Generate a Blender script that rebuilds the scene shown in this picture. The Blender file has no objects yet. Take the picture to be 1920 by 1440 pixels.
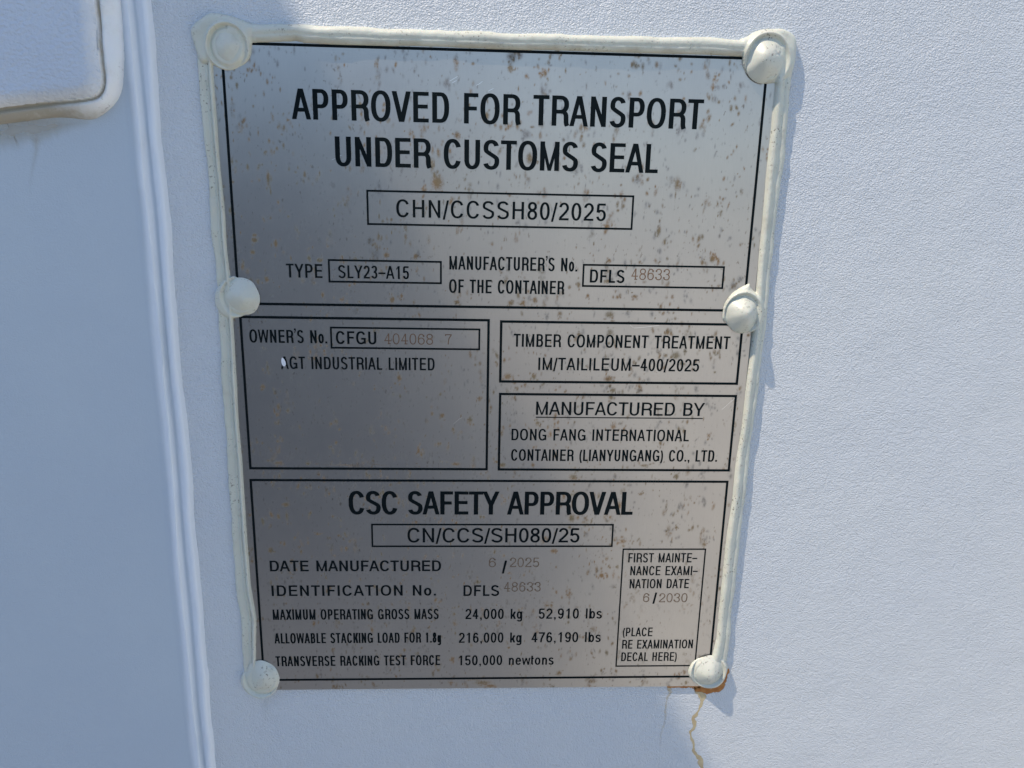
import bpy, math, random
import numpy as np
from mathutils import Matrix, Vector
random.seed(7)
rng = np.random.default_rng(11)
sc = bpy.context.scene
COL = sc.collection
# ------------------------------------------------------------------ camera
# pose solved from the perspective of the plate's printed frame lines
S = 0.2988            # metres from the lens to the centre of the plate
F = 1.45123           # focal length / 1000 px of a 1920 px wide frame
WV = np.array([0.252106362, -0.0454949134, 0.0154305413])
def rodrigues(w):
    a = np.linalg.norm(w); k = w/a
    K = np.array([[0, -k[2], k[1]], [k[2], 0, -k[0]], [-k[1], k[0], 0]])
    return np.eye(3)+math.sin(a)*K+(1-math.cos(a))*K@K
R = rodrigues(WV)
T = np.array([0, 0, 1.0])
cc = -R.T@T
cam = bpy.data.cameras.new('camera'); co = bpy.data.objects.new('camera', cam); COL.objects.link(co)
cam.sensor_width = 36; cam.lens = F*1000/1920*36; cam.clip_start = 0.01; cam.clip_end = 500
w3 = lambda r: Vector((r[0], r[2], -r[1]))
right, down, fwd = w3(R[0]), w3(R[1]), w3(R[2])
M = Matrix((right, -down, -fwd)).transposed().to_4x4()
M.translation = Vector((cc[0]*S, cc[2]*S, -cc[1]*S))
co.matrix_world = M
sc.camera = co
# ------------------------------------------------------------------ light
SUN = Vector((-0.455, -0.215, 0.865)).normalized()      # towards the sun
elev = math.asin(SUN.z)
world = bpy.data.worlds.new('World'); sc.world = world; world.use_nodes = True
nt = world.node_tree
sky = nt.nodes.new('ShaderNodeTexSky'); sky.sky_type = 'NISHITA'; sky.sun_disc = False
sky.sun_elevation = elev; sky.sun_rotation = math.atan2(SUN.x, SUN.y)
sky.air_density = 1.0; sky.dust_density = 0.6; sky.ozone_density = 2.5
bg = nt.nodes['Background']; nt.links.new(sky.outputs[0], bg.inputs[0]); bg.inputs[1].default_value = 0.148
sl = bpy.data.lights.new('sun', 'SUN'); sl.energy = 3.4; sl.angle = math.radians(0.53); sl.color = (1.0, 0.85, 0.66)
so = bpy.data.objects.new('sun', sl); COL.objects.link(so); so.rotation_euler = SUN.to_track_quat('Z', 'Y').to_euler()
so.location = (0, -1, 3)
sc.view_settings.view_transform = 'Standard'; sc.view_settings.look = 'None'
sc.view_settings.gamma = 1; sc.view_settings.use_curve_mapping = False; sc.view_settings.exposure = 0.44

WALL = 0.0012      # y of the painted door skin; the plate's face is at y = 0
def P(px, py, y=0.0):
    """point of the plane at depth y that is measured at (px, py) on the photograph"""
    d = R.T@np.array([(px-960)/(F*1000), (py-720)/(F*1000), 1.0])
    s = (y/S-cc[2])/d[2]
    return (cc[0]+s*d[0])*S, -(cc[1]+s*d[1])*S
def PA(pts, y=0.0): return np.array([P(a, b, y) for a, b in pts])
# ------------------------------------------------------------------ helpers
def tag(o, label=None, cat=None, group=None, kind=None):
    if label: o['label'] = label
    if cat: o['category'] = cat
    if group: o['group'] = group
    if kind: o['kind'] = kind
    return o
def empty(name, loc, label, cat):
    o = bpy.data.objects.new(name, None); COL.objects.link(o); o.location = loc; o.empty_display_size = 0.02
    return tag(o, label, cat)
def mesh(name, verts, faces, mat, parent=None, smooth=False, label=None):
    me = bpy.data.meshes.new(name)
    me.from_pydata([tuple(v) for v in verts], [], [tuple(f) for f in faces]); me.update()
    if smooth: me.polygons.foreach_set('use_smooth', [True]*len(me.polygons))
    o = bpy.data.objects.new(name, me); COL.objects.link(o); me.materials.append(mat)
    if parent:
        o.parent = parent; o.matrix_parent_inverse = Matrix.Translation(-parent.location)
    if label: o['label'] = label
    return o
def value_noise(x, z, scale, seed):
    """smooth lattice noise in -1..1, works for any number of points"""
    r = np.random.default_rng(seed); g = r.uniform(-1, 1, (256, 256))
    u = np.asarray(x)/scale+1000.0; v = np.asarray(z)/scale+1000.0
    i = np.floor(u).astype(int); j = np.floor(v).astype(int); fu = u-i; fv = v-j
    fu = fu*fu*(3-2*fu); fv = fv*fv*(3-2*fv)
    G = lambda a, b: g[a % 256, b % 256]
    return (G(i, j)*(1-fu)+G(i+1, j)*fu)*(1-fv)+(G(i, j+1)*(1-fu)+G(i+1, j+1)*fu)*fv
def heightfield(name, x0, x1, z0, z1, dx, dz, hfun, base_y, mat, parent, keep=-0.0004, label=None, attrs=None):
    xs = np.arange(x0, x1+dx*0.5, dx); zs = np.arange(z0, z1+dz*0.5, dz)
    X, Z = np.meshgrid(xs, zs)
    H = hfun(X, Z)
    ok = H > keep
    cell = ok[:-1, :-1] | ok[1:, :-1] | ok[:-1, 1:] | ok[1:, 1:]
    ci, cj = np.nonzero(cell)
    n = len(xs)
    q = np.stack([ci*n+cj, ci*n+cj+1, (ci+1)*n+cj+1, (ci+1)*n+cj], 1)
    used, inv = np.unique(q.ravel(), return_inverse=True)
    Hc = np.maximum(H, keep-0.0012)
    V = np.stack([X.ravel()[used], base_y-Hc.ravel()[used], Z.ravel()[used]], 1).astype(np.float32)
    me = bpy.data.meshes.new(name)
    me.vertices.add(len(V)); me.vertices.foreach_set('co', V.ravel())
    nf = len(q); me.loops.add(nf*4); me.loops.foreach_set('vertex_index', inv.astype(np.int32).ravel())
    me.polygons.add(nf); me.polygons.foreach_set('loop_start', np.arange(0, nf*4, 4, dtype=np.int32))
    me.polygons.foreach_set('use_smooth', np.ones(nf, dtype=bool))
    me.update(calc_edges=True); me.validate()
    if attrs:
        for an, fun in attrs.items():
            a = me.attributes.new(an, 'FLOAT', 'POINT')
            a.data.foreach_set('value', fun(X, Z).ravel()[used].astype(np.float32))
    o = bpy.data.objects.new(name, me); COL.objects.link(o); me.materials.append(mat)
    if parent:
        o.parent = parent; o.matrix_parent_inverse = Matrix.Translation(-parent.location)
    if label: o['label'] = label
    return o
def sdist(X, Z, poly):
    """signed distance to a closed polygon, positive inside"""
    best = np.full(X.shape, 1e9); inside = np.zeros(X.shape, bool)
    n = len(poly)
    for i in range(n):
        a = poly[i]; b = poly[(i+1) % n]
        ex, ez = b[0]-a[0], b[1]-a[1]
        t = np.clip(((X-a[0])*ex+(Z-a[1])*ez)/(ex*ex+ez*ez+1e-18), 0, 1)
        best = np.minimum(best, np.hypot(X-a[0]-t*ex, Z-a[1]-t*ez))
        if abs(ez) > 1e-12:
            c = ((a[1] > Z) != (b[1] > Z)) & (X < ex*(Z-a[1])/ez+a[0])
            inside ^= c
    return np.where(inside, best, -best)
def smooth_poly(pts, it=2):
    p = np.array(pts)
    for _ in range(it):
        q = np.roll(p, -1, 0); p = np.stack([p*.75+q*.25, p*.25+q*.75], 1).reshape(-1, 2)
    return p
def smax(a, b, k=0.0004):
    h = np.clip(0.5+0.5*(a-b)/k, 0, 1)
    return b*(1-h)+a*h+k*h*(1-h)
def sstep(x): x = np.clip(x, 0, 1); return x*x*(3-2*x)
# ------------------------------------------------------------------ materials
def newmat(name):
    m = bpy.data.materials.new(name); m.use_nodes = True
    return m, m.node_tree, m.node_tree.nodes['Principled BSDF']
def N(nt, t, **kw):
    n = nt.nodes.new(t)
    for k, v in kw.items(): setattr(n, k, v)
    return n
def ramp(nt, src, p0, p1, c0=(0, 0, 0, 1), c1=(1, 1, 1, 1)):
    r = N(nt, 'ShaderNodeValToRGB'); r.color_ramp.elements[0].position = p0; r.color_ramp.elements[1].position = p1
    r.color_ramp.elements[0].color = c0; r.color_ramp.elements[1].color = c1
    nt.links.new(src, r.inputs[0]); return r.outputs[0]
def mixc(nt, fac, a, b):
    m = N(nt, 'ShaderNodeMix', data_type='RGBA')
    if isinstance(fac, float): m.inputs[0].default_value = fac
    else: nt.links.new(fac, m.inputs[0])
    for s, v in ((6, a), (7, b)):
        if isinstance(v, tuple): m.inputs[s].default_value = v
        else: nt.links.new(v, m.inputs[s])
    return m.outputs[2]
def mth(nt, op, a, b=0.0):
    m = N(nt, 'ShaderNodeMath', operation=op)
    for s, v in ((0, a), (1, b)):
        if isinstance(v, (int, float)): m.inputs[s].default_value = v
        else: nt.links.new(v, m.inputs[s])
    return m.outputs[0]
def noise(nt, vec, scale, detail=3, rough=0.5):
    n = N(nt, 'ShaderNodeTexNoise'); n.inputs['Scale'].default_value = scale
    n.inputs['Detail'].default_value = detail; n.inputs['Roughness'].default_value = rough
    nt.links.new(vec, n.inputs['Vector']); return n.outputs[0]
def coords(nt, scale=(1, 1, 1), loc=(0, 0, 0)):
    g = N(nt, 'ShaderNodeNewGeometry'); m = N(nt, 'ShaderNodeMapping')
    m.inputs['Scale'].default_value = scale; m.inputs['Location'].default_value = loc
    nt.links.new(g.outputs['Position'], m.inputs[0]); return m.outputs[0]

def paint_material(name, base, tint, rough=0.42, grain=0.00010, speck=0.55, peel=1.0, cover=None):
    """sprayed container paint: orange peel, faint patches, tiny dark specks"""
    m, nt, b = newmat(name); L = nt.links
    v = coords(nt)
    patch = noise(nt, v, 14, 4, 0.55)
    c = mixc(nt, ramp(nt, patch, 0.35, 0.7), base+(1,), tint+(1,))
    if cover:
        ca = N(nt, 'ShaderNodeAttribute', attribute_name='cover'); c = mixc(nt, ca.outputs['Fac'], c, cover+(1,))
    # specks of grit
    vo = N(nt, 'ShaderNodeTexVoronoi'); vo.inputs['Scale'].default_value = 130; L.new(coords(nt, (1, 1, 0.75)), vo.inputs['Vector'])
    sel = N(nt, 'ShaderNodeSeparateColor'); L.new(vo.outputs['Color'], sel.inputs[0])
    few = mth(nt, 'GREATER_THAN', sel.outputs[0], 0.93)
    rad = mth(nt, 'MULTIPLY', sel.outputs[1], 0.05)
    dot = mth(nt, 'LESS_THAN', mth(nt, 'ADD', vo.outputs['Distance'], mth(nt, 'MULTIPLY', noise(nt, v, 2500, 1), 0.03)), mth(nt, 'ADD', rad, 0.022))
    f = mth(nt, 'MULTIPLY', mth(nt, 'MULTIPLY', few, dot), speck)
    c = mixc(nt, f, c, (0.09, 0.075, 0.07, 1))
    L.new(c, b.inputs['Base Color'])
    b.inputs['Roughness'].default_value = rough
    b.inputs['Specular IOR Level'].default_value = 0.5
    n1 = noise(nt, coords(nt, (1, 1, 1.25)), 1480*peel, 2, 0.55); n2 = noise(nt, v, 560*peel, 2, 0.5)
    n3 = noise(nt, v, 45, 2, 0.5)
    h = mth(nt, 'ADD', mth(nt, 'MULTIPLY', n1, 1.0), mth(nt, 'MULTIPLY', n2, 0.55))
    h = mth(nt, 'ADD', h, mth(nt, 'MULTIPLY', n3, 1.6))
    bp = N(nt, 'ShaderNodeBump'); bp.inputs['Strength'].default_value = 1.0; bp.inputs['Distance'].default_value = grain
    L.new(h, bp.inputs['Height']); L.new(bp.outputs[0], b.inputs['Normal'])
    return m
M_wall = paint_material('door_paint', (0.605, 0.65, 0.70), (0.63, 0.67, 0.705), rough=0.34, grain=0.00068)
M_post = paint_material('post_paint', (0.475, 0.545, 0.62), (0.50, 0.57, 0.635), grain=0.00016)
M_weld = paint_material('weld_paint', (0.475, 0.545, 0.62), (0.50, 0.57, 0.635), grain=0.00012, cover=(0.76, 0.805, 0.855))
M_box = paint_material('lock_box_paint', (0.53, 0.59, 0.68), (0.56, 0.62, 0.70), grain=0.0007, peel=0.45, cover=(0.80, 0.83, 0.87))

def sealant_material(name, base, dirt_amt):
    m, nt, b = newmat(name); L = nt.links
    v = coords(nt)
    c = mixc(nt, ramp(nt, noise(nt, v, 60, 4), 0.35, 0.7), base+(1,), tuple(x*0.93 for x in base)+(1,))
    # grime caught in small pits
    d1 = ramp(nt, noise(nt, v, 1100, 2, 0.6), 0.60, 0.67)
    d2 = ramp(nt, noise(nt, v, 95, 2, 0.5), 0.46, 0.66)
    f = mth(nt, 'MULTIPLY', mth(nt, 'MULTIPLY', d1, d2), dirt_amt)
    c = mixc(nt, f, c, (0.16, 0.15, 0.12, 1))
    d3 = ramp(nt, noise(nt, coords(nt, (1, 1, 1), (3, 1, 2)), 120, 5, 0.65), 0.55, 0.8)
    c = mixc(nt, mth(nt, 'MULTIPLY', d3, 0.5*dirt_amt), c, (0.40, 0.37, 0.28, 1))
    at = N(nt, 'ShaderNodeAttribute', attribute_name='dirt_shade')
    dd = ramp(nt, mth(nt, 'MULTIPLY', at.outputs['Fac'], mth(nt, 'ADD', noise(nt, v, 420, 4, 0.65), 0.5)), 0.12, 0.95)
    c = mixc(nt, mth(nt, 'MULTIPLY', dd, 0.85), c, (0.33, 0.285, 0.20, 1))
    L.new(c, b.inputs['Base Color'])
    b.inputs['Roughness'].default_value = 0.38
    b.inputs['Subsurface Weight'].default_value = 0.08
    b.inputs['Subsurface Scale'].default_value = 0.001
    bp = N(nt, 'ShaderNodeBump'); bp.inputs['Strength'].default_value = 1.0; bp.inputs['Distance'].default_value = 0.00012
    h = mth(nt, 'ADD', noise(nt, v, 260, 3, 0.55), mth(nt, 'MULTIPLY', noise(nt, v, 1400, 1), 0.18))
    L.new(h, bp.inputs['Height']); L.new(bp.outputs[0], b.inputs['Normal'])
    return m
M_seal = sealant_material('sealant', (0.60, 0.615, 0.535), 1.0)
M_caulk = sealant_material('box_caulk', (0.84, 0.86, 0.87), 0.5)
M_rivet = sealant_material('rivet_paint', (0.60, 0.61, 0.535), 1.0)

def plate_material():
    m, nt, b = newmat('satin_steel'); L = nt.links
    v = coords(nt)
    vs = coords(nt, (1, 1, 0.02))            # upright rolling grain
    grain = noise(nt, coords(nt, (1, 1, 0.06)), 2600, 2, 0.6)
    mott = noise(nt, v, 30, 4, 0.6)
    c = mixc(nt, ramp(nt, mott, 0.3, 0.7), (0.44, 0.428, 0.42, 1), (0.485, 0.472, 0.455, 1))
    c = mixc(nt, mth(nt, 'MULTIPLY', ramp(nt, grain, 0.35, 0.75), 0.12), c, (0.30, 0.30, 0.30, 1))
    at = N(nt, 'ShaderNodeAttribute', attribute_name='stain'); ad = N(nt, 'ShaderNodeAttribute', attribute_name='dark')
    rag = mth(nt, 'MULTIPLY', mth(nt, 'SUBTRACT', noise(nt, coords(nt, (1, 1, 0.75)), 1500, 3, 0.7), 0.30), 2.6)
    st = mth(nt, 'ADD', mth(nt, 'MULTIPLY', ramp(nt, mth(nt, 'MULTIPLY', at.outputs['Fac'], mth(nt, 'ADD', rag, 0.30)), 0.08, 0.60), 0.70), mth(nt, 'MULTIPLY', at.outputs['Fac'], 0.20))
    hue = noise(nt, v, 130, 2)
    brown = mixc(nt, ramp(nt, hue, 0.4, 0.6), (0.26, 0.155, 0.06, 1), (0.21, 0.165, 0.09, 1))
    c = mixc(nt, st, c, brown)
    dk = mth(nt, 'ADD', mth(nt, 'MULTIPLY', ramp(nt, mth(nt, 'MULTIPLY', ad.outputs['Fac'], mth(nt, 'ADD', rag, 0.30)), 0.08, 0.7), 0.42), mth(nt, 'MULTIPLY', ad.outputs['Fac'], 0.14))
    c = mixc(nt, dk, c, (0.09, 0.082, 0.07, 1))
    # fine pepper, drawn out upwards
    pep = ramp(nt, noise(nt, coords(nt, (1, 1, 0.5)), 900, 2, 0.5), 0.64, 0.70)
    area = ramp(nt, noise(nt, v, 55, 2), 0.42, 0.6)
    c = mixc(nt, mth(nt, 'MULTIPLY', mth(nt, 'MULTIPLY', pep, area), 0.6), c, (0.17, 0.14, 0.11, 1))
    L.new(c, b.inputs['Base Color'])
    allst = mth(nt, 'MAXIMUM', st, dk)
    L.new(mth(nt, 'SUBTRACT', 0.80, mth(nt, 'MULTIPLY', allst, 0.1)), b.inputs['Metallic'])
    L.new(mth(nt, 'ADD', 0.29, mth(nt, 'MULTIPLY', allst, 0.3)), b.inputs['Roughness'])
    bp = N(nt, 'ShaderNodeBump'); bp.inputs['Strength'].default_value = 1.0; bp.inputs['Distance'].default_value = 0.000012
    h = mth(nt, 'ADD', grain, mth(nt, 'MULTIPLY', noise(nt, v, 1800, 2), 0.8))
    h = mth(nt, 'ADD', h, mth(nt, 'MULTIPLY', noise(nt, v, 25, 2), 6.0))
    L.new(h, bp.inputs['Height']); L.new(bp.outputs[0], b.inputs['Normal'])
    return m
M_plate = plate_material()
def ink_material():
    m, nt, b = newmat('black_ink'); L = nt.links
    v = coords(nt)
    f = ramp(nt, noise(nt, v, 2100, 2, 0.6), 0.72, 0.77)
    L.new(mixc(nt, mth(nt, 'MULTIPLY', f, 0.30), (0.006, 0.010, 0.012, 1), (0.25, 0.25, 0.25, 1)), b.inputs['Base Color'])
    b.inputs['Roughness'].default_value = 0.55; b.inputs['Specular IOR Level'].default_value = 0.03
    return m
M_ink = ink_material()
def stamp_material(name, a, c):
    m, nt, b = newmat(name); v = coords(nt)
    nt.links.new(mixc(nt, ramp(nt, noise(nt, v, 500, 2), 0.4, 0.65), a+(1,), c+(1,)), b.inputs['Base Color'])
    b.inputs['Roughness'].default_value = 0.55; b.inputs['Metallic'].default_value = 0.3
    return m
M_stamp = stamp_material('stamped_digits', (0.17, 0.10, 0.06), (0.24, 0.15, 0.09))
M_stamp2 = stamp_material('stamped_digits_pale', (0.15, 0.105, 0.07), (0.22, 0.165, 0.12))
def stain_material(name, cA, cB, alpha, scale=300, lo=0.3, hi=0.6):
    m, nt, b = newmat(name); v = coords(nt)
    nt.links.new(mixc(nt, ramp(nt, noise(nt, v, scale, 4, 0.6), 0.4, 0.65), cA+(1,), cB+(1,)), b.inputs['Base Color'])
    at = N(nt, 'ShaderNodeAttribute', attribute_name='fade')
    n = ramp(nt, mth(nt, 'MULTIPLY', at.outputs['Fac'], mth(nt, 'ADD', noise(nt, v, scale*2.2, 3, 0.6), 0.5)), lo, hi)
    nt.links.new(mth(nt, 'MULTIPLY', mth(nt, 'MULTIPLY', n, alpha), mth(nt, 'MINIMUM', mth(nt, 'MULTIPLY', at.outputs['Fac'], 1.4), 1.0)), b.inputs['Alpha'])
    b.inputs['Roughness'].default_value = 0.7
    return m
M_rust = stain_material('rust', (0.38, 0.135, 0.025), (0.52, 0.24, 0.07), 0.95, 260, 0.15, 0.6)
M_rustpale = stain_material('rust_run', (0.66, 0.53, 0.29), (0.56, 0.41, 0.19), 0.66, lo=0.2, hi=0.7)
M_grime = stain_material('grime', (0.50, 0.45, 0.35), (0.52, 0.48, 0.39), 0.5, 60, 0.0, 1.3)
def plain(name, col, rough=0.6):
    m, nt, b = newmat(name); b.inputs['Base Color'].default_value = col+(1,); b.inputs['Roughness'].default_value = rough; return m
M_chip = paint_material('paint_chip', (0.78, 0.80, 0.84), (0.78, 0.80, 0.84), grain=0.00002, speck=0.0)

# ------------------------------------------------------------------ setting
def ground():
    m, nt, b = newmat('concrete'); v = coords(nt)
    nt.links.new(mixc(nt, noise(nt, v, 2.0, 6, 0.6), (0.11, 0.115, 0.12, 1), (0.17, 0.175, 0.18, 1)), b.inputs['Base Color'])
    b.inputs['Roughness'].default_value = 0.9
    g = -1.35
    return tag(mesh('ground', [(-200, -200, g), (200, -200, g), (200, 200, g), (-200, 200, g)], [(0, 1, 2, 3)], m), kind='structure')
ground()
def pale_reflector_slab():  # unseen pale slab added at right to brighten the plate's reflection
    m, nt, b = newmat('pale_reflector_surface'); v = coords(nt)
    nt.links.new(mixc(nt, noise(nt, v, 2.5, 6, 0.6), (0.56, 0.54, 0.47, 1), (0.66, 0.635, 0.55, 1)), b.inputs['Base Color'])
    b.inputs['Roughness'].default_value = 0.9
    g = -1.35; h = g+0.06
    v = [(.3, -30, g-.02), (9, -30, g-.02), (9, 0, g-.02), (.3, 0, g-.02), (.3, -30, h), (9, -30, h), (9, 0, h), (.3, 0, h)]
    return mesh('pale_reflector_slab', v, [(4, 5, 6, 7), (0, 1, 5, 4), (1, 2, 6, 5), (3, 0, 4, 7), (2, 3, 7, 6)], m)
tag(pale_reflector_slab(), kind='structure')
# ------------------------------------------------------------------ container door
door = empty('container_door', (0, WALL, -1.2), 'white painted steel container door skin behind the metal data plate', 'container door')
# edge of the seam, ridge lines run upright in the plane of the door
seam_top = P(281, 0, WALL); seam_bot = P(405, 1440, WALL)
seam_x = 0.5*(seam_top[0]+seam_bot[0]); seam_dx = (seam_top[0]-seam_bot[0])
def seam_profile(X, Z):
    wob = 0.0005*value_noise(Z*0, Z, 0.035, 3)+0.00025*value_noise(Z*0, Z, 0.009, 4)
    wob2 = 0.0005*value_noise(Z*0, Z, 0.03, 5)+0.00022*value_noise(Z*0, Z, 0.008, 6)
    line = seam_x+seam_dx*(Z-0.5*(seam_top[1]+seam_bot[1]))/(seam_top[1]-seam_bot[1])
    d = (X-line)*1000
    xs = np.array([-40, -17, -11.5, -9.6, -8.4, -7.2, -6.2, -5.85, -5.2, -4.2, -3.5, -2.6, -1.8, -0.9, -0.25, 0.0, 0.4, 40])
    hs = np.array([0.5, 0.5, 0.6, 1.0, 1.9, 2.9, 3.2, 0.7, 0.3, 0.4, 1.1, 2.1, 2.8, 2.7, 2.1, 0.7, -0.25, -0.25])
    h1 = np.interp(d-wob*1000, xs, hs); h2 = np.interp(d-wob2*1000, xs, hs)
    h = np.where(d < -4.4, h1, h2)
    h = np.where(h > .3, .3+(h-.3)*.76, h)
    h = h+(0.10*value_noise(X, Z, 0.006, 8)+.05*value_noise(X, Z, 0.0018, 10))*sstep((d+14)/6)
    return h/1000
def slab(name, x0, x1, y0, y1, z0, z1, mat, parent=None, label=None):
    v = [(x0, y0, z0), (x1, y0, z0), (x1, y0, z1), (x0, y0, z1), (x0, y1, z0), (x1, y1, z0), (x1, y1, z1), (x0, y1, z1)]
    return mesh(name, v, [(0, 1, 2, 3), (4, 7, 6, 5), (0, 4, 5, 1), (1, 5, 6, 2), (2, 6, 7, 3), (3, 7, 4, 0)], mat, parent, label=label)
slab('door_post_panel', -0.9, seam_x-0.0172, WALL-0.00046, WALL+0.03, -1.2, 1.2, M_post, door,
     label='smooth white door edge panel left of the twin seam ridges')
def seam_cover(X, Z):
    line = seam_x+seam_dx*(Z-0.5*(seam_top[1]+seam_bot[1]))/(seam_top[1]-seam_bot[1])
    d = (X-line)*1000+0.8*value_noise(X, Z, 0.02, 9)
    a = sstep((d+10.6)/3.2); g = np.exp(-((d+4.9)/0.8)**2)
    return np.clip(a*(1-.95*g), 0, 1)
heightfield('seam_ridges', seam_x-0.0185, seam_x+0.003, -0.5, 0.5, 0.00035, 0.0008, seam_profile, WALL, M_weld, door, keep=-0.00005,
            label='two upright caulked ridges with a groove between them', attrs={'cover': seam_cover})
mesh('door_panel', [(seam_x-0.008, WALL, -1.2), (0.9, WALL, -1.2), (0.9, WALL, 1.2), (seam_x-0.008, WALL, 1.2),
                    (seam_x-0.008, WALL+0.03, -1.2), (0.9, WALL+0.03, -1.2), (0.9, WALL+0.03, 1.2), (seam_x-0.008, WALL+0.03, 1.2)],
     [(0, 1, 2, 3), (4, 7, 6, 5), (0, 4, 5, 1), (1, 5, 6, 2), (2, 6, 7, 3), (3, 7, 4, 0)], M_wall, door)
# unseen panel added above the frame so its edge shades the left half
def shade_caster():
    # wanted shade line on the door, from its upper to its lower point
    a = P(540, 0, WALL); b = P(1330, 1440, WALL)
    def up(p, t): return (p[0]+SUN.x*t, WALL+SUN.y*t, p[1]+SUN.z*t)
    da = (b[0]-a[0], b[1]-a[1])
    p0 = (a[0]-da[0]*0.25, a[1]-da[1]*0.25); p1 = (a[0]+da[0]*1.5, a[1]+da[1]*1.5)
    u0 = Vector(up(p0, 0.75)); u1 = Vector(up(p1, 1.95))
    lft = Vector((-1.5, 0.0, -0.25)); th = Vector((0, 0, -0.02))
    v = [u0, u1, u1+lft, u0+lft]; v = v+[q+th for q in v]
    return mesh('shade_caster_panel', v, [(0, 1, 2, 3), (4, 7, 6, 5), (0, 4, 5, 1), (1, 5, 6, 2), (2, 6, 7, 3), (3, 7, 4, 0)], M_box)
tag(shade_caster(), kind='structure')

# dark container-shaped box added unseen behind the camera, to darken the plate's left reflection
def dark_reflection_box():
    m = plain('dark_reflection_paint', (0.085, 0.095, 0.115), 0.5)
    v = []; f = []; n = 60; x0, x1 = -5.2, -0.25; z0, z1 = -1.35, 0.42; y = -2.6
    for i in range(n+1):
        x = x0+(x1-x0)*i/n; d = 0.036 if (i % 4) in (1, 2) else 0.0
        v += [(x, y-d, z0), (x, y-d, z1)]
    for i in range(n): f.append((2*i, 2*i+1, 2*i+3, 2*i+2))
    b = len(v); v += [(x0, -5.0, z0), (x0, -5.0, z1), (x1, -5.0, z0), (x1, -5.0, z1)]
    f += [(0, b, b+1, 1), (2*n, 2*n+1, b+3, b+2), (b, b+2, b+3, b+1)]
    f += [tuple([2*i+1 for i in range(n+1)]+[b+3, b+1])]
    return mesh('dark_reflection_box', v, f, m)
tag(dark_reflection_box(), kind='structure')
# ------------------------------------------------------------------ lock box corner, upper left
BOXH = 0.0085
boxp = smooth_poly(PA([(-700, -500), (140, -500), (158, -250), (172, 0), (181, 110), (186, 152), (176, 178), (150, 187), (60, 194), (-120, 218), (-700, 290)], WALL-BOXH), 2)
caup = smooth_poly(PA([(-700, -500), (200, -500), (222, -200), (229, 0), (231, 70), (239, 120), (236, 165), (222, 198), (192, 224), (170, 230), (110, 222), (40, 230), (-60, 243), (-300, 290), (-700, 345)], WALL), 2)
box = empty('lock_box', (boxp[:, 0].mean(), WALL, boxp[:, 1].mean()), 'rounded lower corner of a white raised box caulked to the door', 'lock box')
bx0, bx1 = -0.28, float(caup[:, 0].max())+0.003; bz0, bz1 = float(caup[:, 1].min())-0.003, 0.26
def box_h(X, Z):
    d = sdist(X, Z, boxp)
    e = np.clip(d/0.0048, 0, 1)
    h = BOXH*np.sqrt(np.clip(1-(1-e)**2, 0, 1))
    return np.where(d > 0, h+0.00012*value_noise(X, Z, 0.012, 21), d*4)
def caulk_dirt_shade(X, Z):
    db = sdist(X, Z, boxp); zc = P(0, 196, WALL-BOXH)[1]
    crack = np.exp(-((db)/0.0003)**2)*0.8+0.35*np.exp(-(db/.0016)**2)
    under = sstep((zc+0.0035-Z)/0.006)*(1.0-0.45*sstep((X-P(120, 200)[0])/0.012))  # brown below the box edge: grime, with its shade put into the colour
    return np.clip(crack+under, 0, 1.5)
def caulk_h(X, Z):
    d = sdist(X, Z, caup)+0.0010*value_noise(X, Z, 0.012, 22)
    db = sdist(X, Z, boxp)
    h = 0.0050*np.sqrt(np.clip(1-(1-np.clip(d/0.0062, 0, 1))**2, 0, 1))+0.00055*value_noise(X, Z, 0.009, 23)+0.0002*value_noise(X, Z, 0.003, 24)
    h = h-0.0018*np.exp(-(np.abs(db+0.0001)/0.0006)**2)
    h = np.where(d > 0, h, d*3)
    return np.where(db > 0.0012, -0.01, h)
heightfield('box_face', bx0, bx1-0.006, bz0, bz1, 0.0006, 0.0006, box_h, WALL-0.0003, M_box, box, keep=0.0, attrs={'cover': lambda X, Z: np.clip(1.05-sdist(X, Z, boxp)/0.0042-0.25*value_noise(X, Z, .006, 25), 0, 1)**1.3})
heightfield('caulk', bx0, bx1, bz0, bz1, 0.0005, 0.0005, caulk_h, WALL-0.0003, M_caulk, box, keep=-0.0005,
            label='thick smeared white caulk fillet round the box edge', attrs={'dirt_shade': caulk_dirt_shade})

# ------------------------------------------------------------------ data plate
org = P(929, 690)
plate = empty('data_plate', (org[0], 0, org[1]), 'rust flecked satin metal container approval plate riveted and sealed to the white door', 'data plate')
XL = P(418, 135)[0]; XR = P(1401, 529.6)[0]
px0, px1 = XL-0.0040, XR+0.0035
pz1 = P(930, 88)[1]+0.004; pz0 = 0.5*(P(527, 1292.5)[1]+P(1290, 1287.5)[1])

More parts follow.
